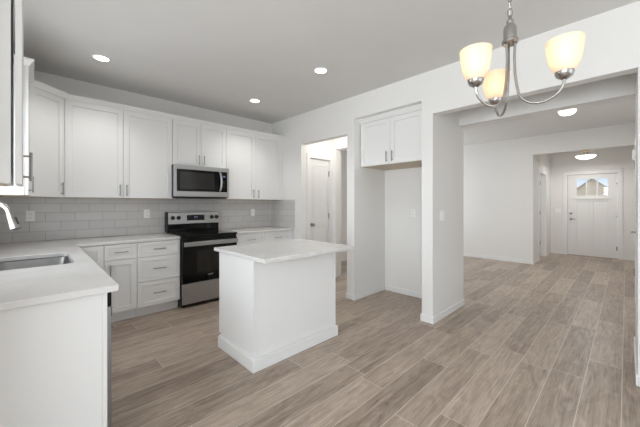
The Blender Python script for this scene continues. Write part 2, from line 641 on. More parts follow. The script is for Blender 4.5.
def baseb(name, poly, label):
    struct(MB().prism(poly, 0, BH).build(name, TRIM, bevel=0.003), label)


def rect(x0, y0, x1, y1):
    return [(x0, y0), (x1, y0), (x1, y1), (x0, y1)]


t = BT
baseb('baseboard_pier', [(XW - t, 1.488 - t), (XN2 + t, 1.488 - t), (XN2 + t, 1.488), (XW, 1.488), (XW, 1.618), (XW2 - .001, 1.618), (XW2 - .001, 1.618 + t), (XW - t, 1.618 + t)], 'white baseboard round the pier')
baseb('baseboard_niche', [(XW2, 1.618), (XW2, 1.618 + t), (XN - t, 1.618 + t), (XN - t, 2.603 - t), (XW - t, 2.603 - t), (XW - t, 2.736 + t), (XW2, 2.736 + t), (XW2, 2.736), (XW, 2.736), (XW, 2.603), (XN, 2.603), (XN, 1.618)], 'white baseboard inside the fridge niche')
baseb('baseboard_living', rect(XF - t, 1.42, XF, YB), 'white baseboard of the living room far wall')
baseb('baseboard_living_left', rect(XN2, YB - t, XF - t, YB), 'white baseboard of the living room window wall')
baseb('baseboard_entry', rect(XE - t, 1.18, XE, 1.42), 'white baseboard left of the front door')
baseb('baseboard_entry_right', rect(XE - t, -0.5, XE, 0.045), 'white baseboard right of the front door')
baseb('baseboard_closet', rect(5.86, -0.095, 5.9, -0.083), 'white baseboard beside the closet door')
baseb('baseboard_return', [(XW - t, -0.06), (XW - t, -0.06 + t), (XN2 + t, -0.06 + t), (XN2 + t, -0.06)], 'white baseboard at the right end of the opening')
baseb('baseboard_right', rect(XW - t, -2.6, XW, -0.061), 'white baseboard of the dining wall')
baseb('baseboard_doorway', rect(XW - t, 3.739, XW, 3.93), 'white baseboard beside the base cabinets')


# windows: frame, sash bar and pane in each opening
def window(name, M, w, h, label, bars=1):
    fr = MB(M)
    fw = 0.05
    holes = []
    cw = (w - fw) / (bars + 1)
    for i in range(bars + 1):
        holes.append((fw + i * cw, fw, i * cw + cw, h - fw, None))
    o = fr.slab(w, h, 0.07, holes).build(name, TRIM)
    struct(o, label)
    for i in range(bars + 1):
        MB(M).box(fw + i * cw, fw, 0.03, i * cw + cw, h - fw, 0.036).build('pane', GLASS, o)
    return o


window('window_1', F((-0.45, 2.06, 1.1), (0, 1), (1, 0)), 1.3, 1.1, 'white window over the sink')
window('window_2', F((-2.29, -1.8, 0.5), (0, 1), (1, 0)), 2.7, 1.8, 'wide white dining window', 2)
window('window_3', F((0.0, -2.69, 0.0), (1, 0), (0, 1)), 2.6, 2.2, 'white sliding patio door')
window('window_4', F((5.9, YB + 0.09, 0.75), (1, 0), (0, -1)), 1.5, 1.5, 'white living room window')
window('window_den_added', F((10.14, 2.6, 1.0), (0, 1), (-1, 0)), 1.0, 1.1, 'white window added out of view to light the side room')  # invented opening that lets the fill light into the side room


def casing(name, M, w, h, cw, label, head=None, cap=False, sides=(1, 1)):
    """Door casing round an opening w x h in frame M (a=0..w is the clear opening)."""
    hd = head or cw
    g = MB(M)
    a0, a1 = -cw * sides[0], w + cw * sides[1]
    pts = [(a0, 0), (a0, h), (a0, h + hd), (a1, h + hd), (a1, 0), (w, 0), (w, h), (0, h), (0, 0)] if sides == (1, 1) else None
    MM = M
    bm = g.bm
    if pts is None:
        pts = [(a0, 0), (a0, h + hd), (a1, h + hd), (a1, 0), (w, 0), (w, h), (0, h), (0, 0)]
    else:
        pts = [(a0, 0), (a0, h + hd), (a1, h + hd), (a1, 0), (w, 0), (w, h), (0, h), (0, 0)]
    lo = [g._v((x, y, 0)) for x, y in pts]
    hi = [g._v((x, y, 0.016)) for x, y in pts]
    bm.faces.new(lo[::-1])
    bm.faces.new(hi)
    n = len(pts)
    for i in range(n):
        bm.faces.new((lo[i], lo[(i + 1) % n], hi[(i + 1) % n], hi[i]))
    o = g.build(name, TRIM, bevel=0.003)
    struct(o, label)
    if cap:
        MB(M).box(a0 - 0.018, h + hd, 0, a1 + 0.018, h + hd + 0.02, 0.03).build('trim_cap', TRIM, o, 0.003)
    return o


def lever(M, a, b, parent, sgn=1, m=NICKEL):
    """Round rose with a lever."""
    g = MB(M @ Matrix.Translation((a, b, 0)))
    g.lathe([(0, 0), (0.03, 0), (0.03, 0.008), (0.022, 0.012), (0.011, 0.014), (0.011, 0.05), (0, 0.05)], seg=20)
    g.tube([(0, 0, 0.045), (sgn * 0.03, 0.0, 0.05), (sgn * 0.10, -0.004, 0.048)], [0.010, 0.010, 0.007], 10)
    return g.build('handle', m, parent)


def hinge(M, a, b, parent, m=NICKEL):
    g = MB(M @ Matrix.Translation((a, b - 0.05, 0)))
    g.box(-0.012, 0, 0, 0.012, 0.1, 0.003)
    g.tube([(0, 0, 0.006), (0, 0.1, 0.006)], 0.007, 10)
    return g.build('hinge', m, parent)


# front door (faces -X) : a runs along +Y
M = F((10.115, 0.152, 0.012), (0, 1), (-1, 0))
dw, dh = 0.914, 2.058
lit = [(0.162, 1.53, 0.335, 1.945, None), (0.362, 1.53, 0.535, 1.945, None), (0.562, 1.53, 0.735, 1.945, None)]
pan = [(0.15, 0.21, 0.42, 1.385, 0.012), (0.477, 0.21, 0.747, 1.385, 0.012), (0.175, 0.235, 0.395, 1.36, 0.006), (0.502, 0.235, 0.722, 1.36, 0.006)]
d1 = struct(MB(M).slab(dw, dh, 0.045, lit + pan).build('door_1', DOORP, bevel=0.002), 'white craftsman front door with three small panes')
for k, r in enumerate(lit):
    MB(M).box(r[0], r[1], 0.018, r[2], r[3], 0.024).build('pane', GLASS, d1)
MB(M).box(0.12, 1.435, 0.045, 0.777, 1.465, 0.062).build('shelf_trim', DOORP, d1, 0.003)
lever(M @ Matrix.Translation((0, 0, 0.045)), dw - 0.062, 0.925, d1, -1)
MB(M @ Matrix.Translation((dw - 0.062, 1.075, 0.045))).lathe([(0, 0), (0.03, 0), (0.03, 0.012), (0.02, 0.018), (0, 0.018)], seg=20).build('deadbolt', NICKEL, d1)
for b in (0.24, 1.03, 1.79):
    hinge(M @ Matrix.Translation((0, 0, 0.045)), 0.004, b, d1)
casing('trim_1', F((XE, 0.147, 0), (0, 1), (-1, 0)), 0.924, 2.075, 0.09, 'white casing of the front door', 0.085, True)
struct(box('trim_2', BRASS, (10.05, 0.147, 0.0, 10.17, 1.071, 0.012)), 'front door threshold')

# pantry door in the hall (faces -Y)
M = F((3.39, 3.815, 0.012), (1, 0), (0, -1))
pw, ph = 0.49, 2.098
d2 = struct(MB(M).slab(pw, ph, 0.035, [(0.085, 1.05, pw - 0.085, ph - 0.12, 0.010), (0.105, 1.07, pw - 0.105, ph - 0.14, 0.004),
                                        (0.085, 0.2, pw - 0.085, 0.9, 0.010), (0.105, 0.22, pw - 0.105, 0.88, 0.004)]).build('door_2', DOORP, bevel=0.002), 'white two-panel pantry door in the hall')
MB(M @ Matrix.Translation((0.065, 0.955, 0.035))).lathe([(0, 0), (0.032, 0), (0.032, 0.007), (0.014, 0.012), (0.012, 0.03), (0.024, 0.036), (0.029, 0.048), (0.025, 0.06), (0, 0.064)], seg=22).build('handle', PULL, d2)
for b in (0.25, 1.1, 1.86):
    hinge(M @ Matrix.Translation((0, 0, 0.035)), pw - 0.003, b, d2, PULL)
casing('trim_3', F((3.385, 3.75, 0), (1, 0), (0, -1)), 0.5, 2.115, 0.075, 'white casing of the pantry door', 0.075, False, (1, 0.38))

# open side door in the entry, swung into the side room
ang = math.radians(80)
dvec = (math.cos(ang), math.sin(ang))
M = F((9.345, 1.545, 0.012), dvec, (-dvec[1], dvec[0]))
d3 = struct(MB(M).slab(0.87, 2.03, 0.035, [(0.12, 1.0, 0.75, 1.9, 0.010), (0.14, 1.02, 0.73, 1.88, 0.004), (0.12, 0.2, 0.75, 0.85, 0.010), (0.14, 0.22, 0.73, 0.83, 0.004)]).build('door_3', DOORP, bevel=0.002), 'white door standing open in the entry side wall')
lever(M @ Matrix.Translation((0, 0, 0.035)), 0.80, 0.92, d3, -1)
for b in (0.33, 1.1, 1.86):
    hinge(F((9.345, 1.541, 0), (1, 0), (0, -1)), -0.03, b, d3, PULL)
casing('trim_4', F((8.47, 1.42, 0), (1, 0), (0, -1)), 0.89, 2.06, 0.085, 'white casing of the open side door', 0.085)

# closet door on the living room wall, seen on edge (faces +Y)
M = F((4.995, -0.145, 0.012), (1, 0), (0, 1))
d4 = struct(MB(M).slab(0.76, 2.06, 0.04, [(0.12, 1.0, 0.64, 1.93, 0.010), (0.12, 0.2, 0.64, 0.85, 0.010)]).build('door_4', DOORP, bevel=0.002), 'white closet door seen on edge')
M2 = F((4.995, -0.095, 0), (1, 0), (0, 1))
lever(M2 @ Matrix.Translation((0, 0, 0)), 0.70, 0.955, d4, -1)
for b in (0.41, 1.85):
    hinge(M2 @ Matrix.Translation((0, 0, 0.014)), 0.80, b, d4, PULL)
casing('trim_5', F((4.99, -0.095, 0), (1, 0), (0, 1)), 0.77, 2.08, 0.085, 'white casing of the closet door')

# ------------------------------------------------------------------ cabinetry
ST = 0.058      # shaker rail width


def handle(M, a, b, L, parent, vert=True):
    g = MB(M)
    d = Vector((0, 1, 0)) if vert else Vector((1, 0, 0))
    p = Vector((a, b, 0.026))
    g.tube([p - d * L / 2, p + d * L / 2], 0.0058, 10)
    for s in (-1, 1):
        q = p + d * (s * L * 0.36)
        g.tube([Vector((q.x, q.y, 0.0)), q], 0.0048, 8)
    return g.build('handle', PULL, parent)


def shaker(name, M, a0, b0, a1, b1, parent, hs=None, rail=ST):
    """A shaker front on plane c=0 of M, 20 mm thick; hs = (a, b, length, vertical) for its pull."""
    MM = M @ Matrix.Translation((a0, b0, 0))
    w, h = a1 - a0, b1 - b0
    o = MB(MM).slab(w, h, 0.02, [(rail, rail, w - rail, h - rail, 0.0125), (rail + 0.004, rail + 0.004, w - rail - 0.004, h - rail - 0.004, 0.0105)]).build(name, CABW, parent, 0.0018)
    if hs:
        handle(M @ Matrix.Translation((0, 0, 0.02)), hs[0], hs[1], hs[2], o, hs[3])
    return o


Z0, Z1 = 1.40, 2.46      # wall cabinets
YU = YB - 0.33           # carcass front of the range-wall uppers
HL = 0.135


def wall_cabinet_box(t_, b):
    MB().box(*b).build('body', CABW, t_, 0.001)
    MB().box(b[0] + 0.015, b[1] + 0.015, b[2] - 0.003, b[3] - 0.015, b[4] - 0.015, b[2]).build('bottom_panel', MAPLE, t_)


# near wall cabinet on the sink wall (front faces +X)
t_ = thing('wall_cabinet', (-0.2, 1.87, 1.41), 'narrow white wall cabinet nearest the camera, cut by the top left corner', 'cabinet')
wall_cabinet_box(t_, (XL + 0.001, 1.745, 1.412, -0.067, 2.005, 2.46))
M = F((-0.0545, 1.745, 0), (0, 1), (1, 0))
shaker('door', M, 0.0, 1.411, 0.258, Z1, t_, (0.215, 1.503, HL, True), 0.05)

# far wall cabinet on the sink wall
t_ = thing('wall_cabinet', (-0.2, 3.68, Z0), 'white wall cabinet on the sink wall, seen past the nearest one, left of corner cabinet', 'cabinet')
wall_cabinet_box(t_, (XL + 0.001, 3.42, Z0, -0.052, 3.952, Z1))
M = F((-0.050, 3.42, 0), (0, 1), (1, 0))
shaker('door', M, 0.002, Z0, 0.53, Z1, t_, (0.045, 1.49, HL, True))

# diagonal corner cabinet
t_ = thing('corner_wall_cabinet', (-0.1, 4.3, Z0), 'white corner wall cabinet with one door set diagonally across the corner', 'cabinet')
poly = [(XL + 0.001, YB - 0.001), (XL + 0.001, 3.954), (-0.052, 3.954), (0.233, YU), (0.233, YB - 0.001)]
MB().prism(poly, Z0, Z1).build('body', CABW, t_, 0.001)
MB().prism([(-0.33, 4.53), (-0.33, 3.97), (-0.06, 3.97), (0.215, YU + 0.01), (0.215, 4.53)], Z0 - 0.003, Z0).build('bottom_panel', MAPLE, t_)
dl = math.hypot(0.285, YU - 3.954)
dv = Vector((0.285, YU - 3.954)) / dl
M = F((-0.052 + 0.001, 3.954 - 0.001, 0), dv, (dv.y, -dv.x))
shaker('door', M, 0.012, Z0, dl - 0.012, Z1, t_, (dl - 0.055, 1.49, HL, True))

# range wall cabinets (fronts face -Y)
M = F((0, YU - 0.002, 0), (1, 0), (0, -1))
t_ = thing('wall_cabinet', (0.79, 4.4, Z0), 'wide white two-door wall cabinet between the corner cabinet and the microwave', 'cabinet')
wall_cabinet_box(t_, (0.235, YU, Z0, 1.333, YB - 0.001, Z1))
shaker('door', M, 0.242, Z0, 0.774, Z1, t_, (0.742, 1.49, HL, True))
shaker('door', M, 0.778, Z0, 1.330, Z1, t_, (0.81, 1.49, HL, True))

t_ = thing('wall_cabinet', (1.715, 4.4, 1.855), 'short white two-door wall cabinet directly above the microwave', 'cabinet')
wall_cabinet_box(t_, (1.335, YU, 1.858, 2.095, YB - 0.001, Z1))
shaker('door', M, 1.337, 1.856, 1.713, Z1, t_, (1.685, 1.945, HL, True))
shaker('door', M, 1.717, 1.856, 2.093, Z1, t_, (1.757, 1.945, HL, True))

t_ = thing('wall_cabinet', (2.63, 4.4, Z0), 'wide white two-door wall cabinet right of the microwave, against the side wall', 'cabinet')
wall_cabinet_box(t_, (2.097, YU, Z0, XW - 0.001, YB - 0.001, Z1))
shaker('door', M, 2.100, Z0, 2.598, Z1, t_, (2.562, 1.49, HL, True))
shaker('door', M, 2.602, Z0, 3.095, Z1, t_, (2.656, 1.49, HL, True))
MB(M).box(3.098, Z0, 0, XW - 0.001, Z1, 0.015).build('filler_strip', CABW, t_, 0.001)


def sweep(path, prof, name, m, parent=None):
    """Sweep a closed (out, z) profile along a plan polyline; out is to the right of the path; mitred corners."""
    g = MB()
    P = [Vector(p) for p in path]
    rings = []
    for i, p in enumerate(P):
        dirs = []
        if i > 0:
            dirs.append((P[i] - P[i - 1]).normalized())
        if i < len(P) - 1:
            dirs.append((P[i + 1] - P[i]).normalized())
        ns = [Vector((d.y, -d.x)) for d in dirs]
        nrm = sum(ns, Vector((0, 0))).normalized()
        k = 1.0 / max(0.3, nrm.dot(ns[0]))
        rings.append([g._v((p.x + nrm.x * k * o, p.y + nrm.y * k * o, z)) for o, z in prof])
    n = len(prof)
    for A, B in zip(rings, rings[1:]):
        for i in range(n):
            g.bm.faces.new((A[i], A[(i + 1) % n], B[(i + 1) % n], B[i]))
    g.bm.faces.new(rings[0])
    g.bm.faces.new(rings[-1][::-1])
    return g.build(name, m, parent)


YD = YU - 0.023
crown = [(-0.05, 2.4605), (0.006, 2.4605), (0.010, 2.474), (0.034, 2.503), (0.034, 2.518), (-0.05, 2.518)]
o = sweep([(XL + 0.052, 3.42), (-0.03, 3.42), (-0.03, 3.954 - 0.008), (0.247, YD), (XW - 0.001, YD)], crown, 'crown_molding', CABW)
tag(o, 'white crown moulding running along the tops of the wall cabinets on the range wall', 'crown moulding')
o = sweep([(XL + 0.052, 1.745), (-0.035, 1.745), (-0.035, 2.005)], crown, 'crown_molding', CABW)
tag(o, 'white crown moulding on top of the narrow wall cabinet nearest the camera', 'crown moulding')

# cabinet over the fridge niche (front faces -X)
t_ = thing('niche_cabinet', (3.6, 2.11, 1.845), 'white two-door cabinet set high inside the fridge niche', 'cabinet')
MB().box(3.312, 1.622, 1.847, XN - 0.001, 2.599, 2.44).build('body', CABW, t_, 0.001)
MB().box(3.33, 1.64, 1.843, XN - 0.02, 2.58, 1.847).build('bottom_panel', MAPLE, t_)
M = F((3.310, 0, 0), (0, 1), (-1, 0))
shaker('door', M, 1.645, 1.845, 2.108, 2.438, t_, (2.073, 1.94, HL, True))
shaker('door', M, 2.112, 1.845, 2.578, 2.438, t_, (2.156, 1.94, HL, True))
o = sweep([(3.29, 2.599), (3.29, 1.622)], [(-0.05, 2.4405), (0.006, 2.4405), (0.010, 2.452), (0.034, 2.485), (0.034, 2.500), (-0.05, 2.500)], 'crown_molding', CABW)
tag(o, 'white crown moulding on the cabinet inside the fridge niche', 'crown moulding')

# ---- base cabinets
TK, CT = 0.115, 0.882     # toe kick height, underside of the counters
YF = 3.95                 # carcass front of the range-wall bases
M = F((0, YF - 0.002, 0), (1, 0), (0, -1))
DLO, DHI = 0.12, 0.875


def base_box(t_, x0, x1):
    MB().box(x0, YF, TK, x1, YB - 0.001, CT).build('body', CABW, t_, 0.001)
    MB().box(x0, YF + 0.055, 0, x1, YB - 0.02, TK).build('toe_kick', CABW, t_)


t_ = thing('corner_base_cabinet', (0.1, 4.2, 0), 'white corner base cabinet where the sink run meets the range wall', 'cabinet')
MB().prism([(XL + 0.001, 3.368), (0.268, 3.368), (0.268, YF), (0.546, YF), (0.546, YB - 0.001), (XL + 0.001, YB - 0.001)], TK, CT).build('body', CABW, t_, 0.001)
MB().prism([(XL + 0.001, 3.368), (0.2, 3.368), (0.2, YF + 0.055), (0.546, YF + 0.055), (0.546, YB - 0.02), (XL + 0.001, YB - 0.02)], 0, TK).build('toe_kick', CABW, t_)
shaker('door', M, 0.292, DLO, 0.546, DHI, t_)
MB(F((0.27, 3.37, 0), (0, 1), (1, 0))).box(0, DLO, 0, 0.55, DHI, 0.018).build('filler_panel', CABW, t_, 0.001)

t_ = thing('base_cabinet', (0.70, 4.2, 0), 'narrow white base cabinet with one drawer above one door', 'cabinet')
base_box(t_, 0.548, 0.858)
shaker('drawer', M, 0.550, 0.705, 0.857, DHI, t_, (0.7035, 0.79, 0.13, False), 0.04)
shaker('door', M, 0.550, DLO, 0.857, 0.700, t_, (0.603, 0.595, 0.13, True))

t_ = thing('drawer_cabinet', (1.10, 4.2, 0), 'white base cabinet with three stacked drawers, left of the range', 'cabinet')
base_box(t_, 0.860, 1.333)
for b0, b1 in ((0.705, DHI), (0.415, 0.700), (DLO, 0.410)):
    shaker('drawer', M, 0.862, b0, 1.331, b1, t_, (1.0965, (b0 + b1) / 2, 0.14, False), 0.04 if b0 > 0.7 else 0.05)

t_ = thing('base_cabinet', (2.63, 4.2, 0), 'wide white base cabinet with two drawers, right of the range', 'cabinet')
base_box(t_, 2.098, XW - 0.001)
MB(M).box(3.098, DLO, 0, XW - 0.014, DHI, 0.015).build('filler_strip', CABW, t_, 0.001)
for a0, a1, hx in ((2.101, 2.598, 2.555), (2.602, 3.095, 2.645)):
    shaker('drawer', M, a0, 0.705, a1, DHI, t_, ((a0 + a1) / 2, 0.79, 0.14, False), 0.04)
    shaker('door', M, a0, DLO, a1, 0.700, t_, (hx, 0.60, 0.13, True))

# ---- the sink run (fronts face +X)
M = F((0.270, 0, 0), (0, 1), (1, 0))
o = MB(F((XL + 0.001, 1.851, 0), (1, 0), (0, -1))).slab(0.628, CT, 0.021, [(0.607, 0, 0.612, CT, 0.003)]).build('end_panel', CABW, bevel=0.001)
tag(o, 'plain white end panel closing the sink run beside the dishwasher', 'panel')

t_ = thing('dishwasher', (0.0, 2.155, 0), 'stainless dishwasher with black control strip, seen edge-on beside the end panel', 'dishwasher')
MB().box(-0.30, 1.857, 0.10, 0.262, 2.453, 0.872).build('body', BLACKP, t_)
MB().box(-0.28, 1.87, 0, 0.20, 2.44, 0.10).build('toe_kick', BLACKP, t_)
od = MB().box(0.263, 1.857, 0.115, 0.291, 2.453, 0.797).build('door', DSTEEL, t_, 0.003)
MB().box(0.263, 1.857, 0.798, 0.291, 2.453, 0.872).build('control_panel', BLACKG, t_, 0.003)
g = MB()
g.box(0.291, 1.862, 0.745, 0.294, 2.448, 0.792)  # flat black band paints the darkness of the pocket handle's recess
g.build('handle', BLACKP, od, 0.001)

t_ = thing('sink_cabinet', (0, 2.91, 0), 'white sink base cabinet between dishwasher and corner cabinet', 'cabinet')
xa, xb, ya, yb = XL + 0.014, 0.268, 2.457, 3.366
MB().box(xa, ya, TK, xb, ya + 0.018, CT).build('side_panel', CABW, t_)
MB().box(xa, yb - 0.014, TK, xb, yb, CT).build('side_panel', CABW, t_)
MB().box(xa, ya + 0.018, TK, xb, yb - 0.014, TK + 0.018).build('bottom_panel', CABW, t_)
MB().box(xa, ya + 0.018, TK + 0.018, xa + 0.012, yb - 0.014, CT).build('back_panel', CABW, t_)
MB().box(XL + 0.014, 2.457, 0, 0.2, 3.366, TK).build('toe_kick', CABW, t_)
for a0, a1, hx in ((2.460, 2.908, 2.868), (2.912, 3.363, 2.952)):
    shaker('false_drawer', M, a0, 0.705, a1, DHI, t_, None, 0.04)
    shaker('door', M, a0, DLO, a1, 0.700, t_, (hx, 0.60, 0.13, True))


# ---- counters
def round_rect(x0, y0, x1, y1, r, n=6):
    out = []
    for cx, cy, a in ((x1 - r, y1 - r, 0), (x0 + r, y1 - r, 90), (x0 + r, y0 + r, 180), (x1 - r, y0 + r, 270)):
        for k in range(n + 1):
            an = math.radians(a + 90 * k / n)
            out.append((cx + r * math.cos(an), cy + r * math.sin(an)))
    return out


def plate_with_hole(outer, hole, z0, z1, name, m, bevel=0.0):
    g = MB()
    bm = g.bm
    edges = []
    for loop in (outer, hole):
        if not loop:
            continue
        vs = [g._v((x, y, z1)) for x, y in loop]
        for i in range(len(vs)):
            edges.append(bm.edges.new((vs[i], vs[(i + 1) % len(vs)])))
    bmesh.ops.triangle_fill(bm, use_beauty=True, use_dissolve=False, edges=edges, normal=(0, 0, 1))
    r = bmesh.ops.extrude_face_region(bm, geom=list(bm.faces))
    for v in r['geom']:
        if isinstance(v, bmesh.types.BMVert):
            v.co.z = z0
    return g.build(name, m, None, bevel)


SK = (-0.205, 2.685, 0.208, 3.325)
hole = round_rect(*SK, 0.055)
o = plate_with_hole([(XL + 0.013, 1.803), (0.314, 1.803), (0.314, 3.916), (1.333, 3.916), (1.333, 4.551), (XL + 0.013, 4.551)], hole, 0.883, 0.915, 'countertop', QUARTZ, 0.003)
tag(o, 'L-shaped white quartz countertop around the sink, running to the left side of the range', 'countertop')
o = box('countertop', QUARTZ, (2.097, 3.916, 0.883, XW - 0.013, 4.551, 0.915), bevel=0.003)
tag(o, 'short white quartz countertop right of the range', 'countertop')
o = box('countertop', QUARTZ, (1.230, 1.862, 0.883, 2.262, 2.720, 0.915), bevel=0.003)
tag(o, 'white quartz countertop of the kitchen island', 'countertop')

# ---- sink and faucet
t_ = thing('kitchen_sink', (0, 3.0, 0.69), 'stainless undermount sink set into the L-shaped countertop', 'sink')
g = MB()
levels = [(-0.003, 0.881, 0.055), (0.0, 0.876, 0.055), (0.006, 0.74, 0.06), (0.03, 0.70, 0.07), (0.06, 0.693, 0.08)]
rings = []
for off, z, r in levels:
    rings.append([g._v((x, y, z)) for x, y in round_rect(SK[0] - 0.003 + off, SK[1] - 0.003 + off, SK[2] + 0.003 - off, SK[3] + 0.003 - off, r)])
outer = [g._v((x, y, 0.881)) for x, y in round_rect(SK[0] - 0.025, SK[1] - 0.025, SK[2] + 0.025, SK[3] + 0.025, 0.07)]
outb = [g._v((x, y, 0.685)) for x, y in round_rect(SK[0] - 0.006, SK[1] - 0.006, SK[2] + 0.006, SK[3] + 0.006, 0.07)]
seq = [outb, outer] + rings
for A, B in zip(seq, seq[1:]):
    n = len(A)
    for i in range(n):
        g.bm.faces.new((A[i], A[(i + 1) % n], B[(i + 1) % n], B[i]))
g.bm.faces.new(rings[-1])
g.bm.faces.new(outb)
g.build('basin', SINKST, t_)
MB(FUP((-0.01, 3.0, 0.6935))).lathe([(0, 0), (0.045, 0), (0.045, 0.003), (0.035, 0.003), (0.03, 0.001), (0, 0.001)], seg=24).build('drain', DSTEEL, t_)

t_ = thing('kitchen_faucet', (-0.262, 3.0, 0.915), 'brushed steel pull-down faucet arching over the sink', 'faucet')
FX, FY = -0.262, 3.0
MB(FUP((FX, FY, 0.9155))).lathe([(0, 0), (0.03, 0), (0.03, 0.006), (0.024, 0.012), (0.022, 0.09), (0.018, 0.1), (0, 0.1)], seg=24).build('base', NICKEL, t_)
fd = Vector((0.19, -0.20)).normalized()       # the spout is swivelled towards the near end of the sink
P = lambda r, z: (FX + fd.x * r, FY + fd.y * r, z)
arc = [P(0, 1.01), P(0, 1.20)]
for k in range(0, 13):
    an = PI - PI * 0.80 * k / 12
    arc.append(P(0.115 + 0.115 * math.cos(an), 1.217 + 0.115 * math.sin(an)))
MB().tube(arc, 0.0145, 14).build('spout', NICKEL, t_)
e0 = Vector(arc[-1])
dd = Vector((fd.x * 0.050, fd.y * 0.050, -0.124)).normalized()
sh = MB().tube([e0 - dd * 0.012, e0 + dd * 0.02, e0 + dd * 0.075, e0 + dd * 0.132], [0.0150, 0.0175, 0.022, 0.028], 18).build('spray_head', NICKEL, t_)
q = e0 + dd * 0.08 + Vector((0.72, -0.69, 0)).cross(dd).cross(dd) * 0 + Vector((0.016, -0.012, 0.010))
MB().tube([q - dd * 0.02, q + dd * 0.03], 0.0065, 8).build('button', BLACKP, sh)
MB().tube([(FX, FY - 0.02, 0.985), (FX, FY - 0.05, 0.99), (FX, FY - 0.11, 1.02)], [0.011, 0.008, 0.006], 10).build('lever', NICKEL, t_)

# ---- island
t_ = thing('kitchen_island', (1.72, 2.34, 0), 'freestanding white island base with wide baseboard in the middle of the kitchen', 'island')
MB().box(1.273, 2.066, 0.10, 2.183, 2.655, CT).build('body', CABW, t_)
MB().box(1.273, 2.066, 0, 2.183, 2.595, 0.10).build('toe_kick', CABW, t_)
MB(F((1.2725, 2.050, 0), (0, 1), (-1, 0))).slab(0.61, CT, 0.018, [(0.575, 0.1, 0.61, 0.125, None)]).build('end_panel', CABW, t_, 0.001)
MB(F((2.1835, 2.050, 0), (0, 1), (1, 0))).slab(0.61, CT, 0.018).build('end_panel', CABW, t_, 0.001)
MB(F((1.275, 2.0655, 0), (1, 0), (0, -1))).slab(0.906, CT, 0.012, []).build('back_panel', CABW, t_, 0.001)
MB().box(1.2545, 2.047, 0.1, 1.285, 2.0535, CT).build('corner_strip', CABW, t_)
bb = [(1.2325, 2.0265), (2.2145, 2.0265), (2.2145, 2.645), (2.2020, 2.645), (2.2020, 2.0495), (1.2540, 2.0495), (1.2540, 2.645), (1.2325, 2.645)]
MB().prism(bb, 0, 0.10).build('baseboard', CABW, t_, 0.003)
Mi = F((0, 2.657, 0), (1, 0), (0, 1))
for a0, a1, hx in ((1.277, 1.721, 1.68), (1.725, 2.180, 1.766)):
    shaker('door', Mi, a0, DLO, a1, DHI, t_, (hx, 0.76, HL, True))

# ------------------------------------------------------------------ range
RX0, RX1 = 1.3365, 2.0935
t_ = thing('electric_range', (1.715, 4.2, 0), 'black and stainless freestanding electric range between the drawer cabinets', 'range')
MB().box(RX0, 3.902, 0.03, RX1, 4.535, 0.900).build('body', BLACKE, t_)
for x in (RX0 + 0.05, RX1 - 0.05):
    for y in (3.95, 4.48):
        MB(FUP((x, y, 0))).lathe([(0, 0), (0.018, 0), (0.015, 0.03), (0, 0.03)], seg=12).build('foot', BLACKP, t_)
ck = MB().box(RX0, 3.862, 0.901, RX1, 4.46, 0.926).build('cooktop', BLACKG, t_, 0.006)
for bx, by, br in ((1.52, 4.02, 0.10), (1.91, 4.02, 0.08), (1.52, 4.29, 0.075), (1.91, 4.29, 0.10)):
    MB(FUP((bx, by, 0.9262))).lathe([(br, 0), (br, 0.0006), (br - 0.004, 0.0006), (br - 0.004, 0)], seg=36, closed=True).build('burner', BURN, ck)
bgd = MB().box(RX0 + 0.004, 4.452, 0.926, RX1 - 0.004, 4.548, 1.038).build('backguard', BLACKG, t_, 0.003)
g = MB()
prof = [(4.430, 1.040), (4.446, 1.205), (4.548, 1.208), (4.548, 1.040)]
vs0 = [g._v((RX0 + 0.012, y, z)) for y, z in prof]
vs1 = [g._v((RX1 - 0.004, y, z)) for y, z in prof]
g.bm.faces.new(vs0)
g.bm.faces.new(vs1[::-1])
for i in range(4):
    g.bm.faces.new((vs0[i], vs1[i], vs1[(i + 1) % 4], vs0[(i + 1) % 4]))
cp = g.build('control_panel', STEEL, t_, 0.003)
MB().box(RX0, 4.432, 0.93, RX0 + 0.011, 4.549, 1.212).build('side_cap', BLACKP, t_, 0.003)
tilt = math.atan2(0.016, 0.165)
Mc = F((0, 4.430, 1.040), (1, 0), (0, -1)) @ Matrix.Rotation(-tilt, 4, 'X')
dsp = MB(Mc).box(1.602, 0.045, 0.001, 1.858, 0.125, 0.004).build('display', DISP, cp, 0.001)
MB(Mc).box(1.705, 0.085, 0.0045, 1.728, 0.107, 0.005).build('digit', DIGIT, dsp)
MB(Mc).box(1.734, 0.085, 0.0045, 1.757, 0.107, 0.005).build('digit', DIGIT, dsp)
for kx in (1.408, 1.487, 1.969, 2.047):
    MB(Mc @ Matrix.Translation((kx, 0.088, 0.001))).lathe([(0, 0), (0.029, 0), (0.029, 0.008), (0.024, 0.012), (0.021, 0.032), (0.018, 0.035), (0, 0.035)], seg=24).build('knob', BLACKP, cp)
od = MB().box(RX0 + 0.006, 3.866, 0.316, RX1 - 0.006, 3.901, 0.868).build('oven_door', BLACKG, t_, 0.004)
MB().box(1.52, 3.8645, 0.43, 1.91, 3.8658, 0.725).build('window', OVENW, od)
g = MB()
g.box(RX0 + 0.012, 3.815, 0.787, RX1 - 0.012, 3.838, 0.842)
oh = g.build('handle', STEEL, od, 0.006, seg=3)
for x in (RX0 + 0.04, RX1 - 0.04):
    MB().box(x - 0.012, 3.838, 0.797, x + 0.012, 3.866, 0.832).build('handle_post', STEEL, oh)
MB().box(RX0 + 0.006, 3.868, 0.050, RX1 - 0.006, 3.901, 0.308).build('storage_drawer', STEEL, t_, 0.004)
g = MB(F((1.667, 3.8652, 0.384), (1, 0), (0, -1)))
pts = [(0, 0.008), (0.008, 0.003), (0.012, 0.013), (0.018, 0.003), (0.024, 0.018), (0.029, 0.006), (0.037, 0.012), (0.042, 0.004), (0.05, 0.016), (0.058, 0.008), (0.07, 0.019)]
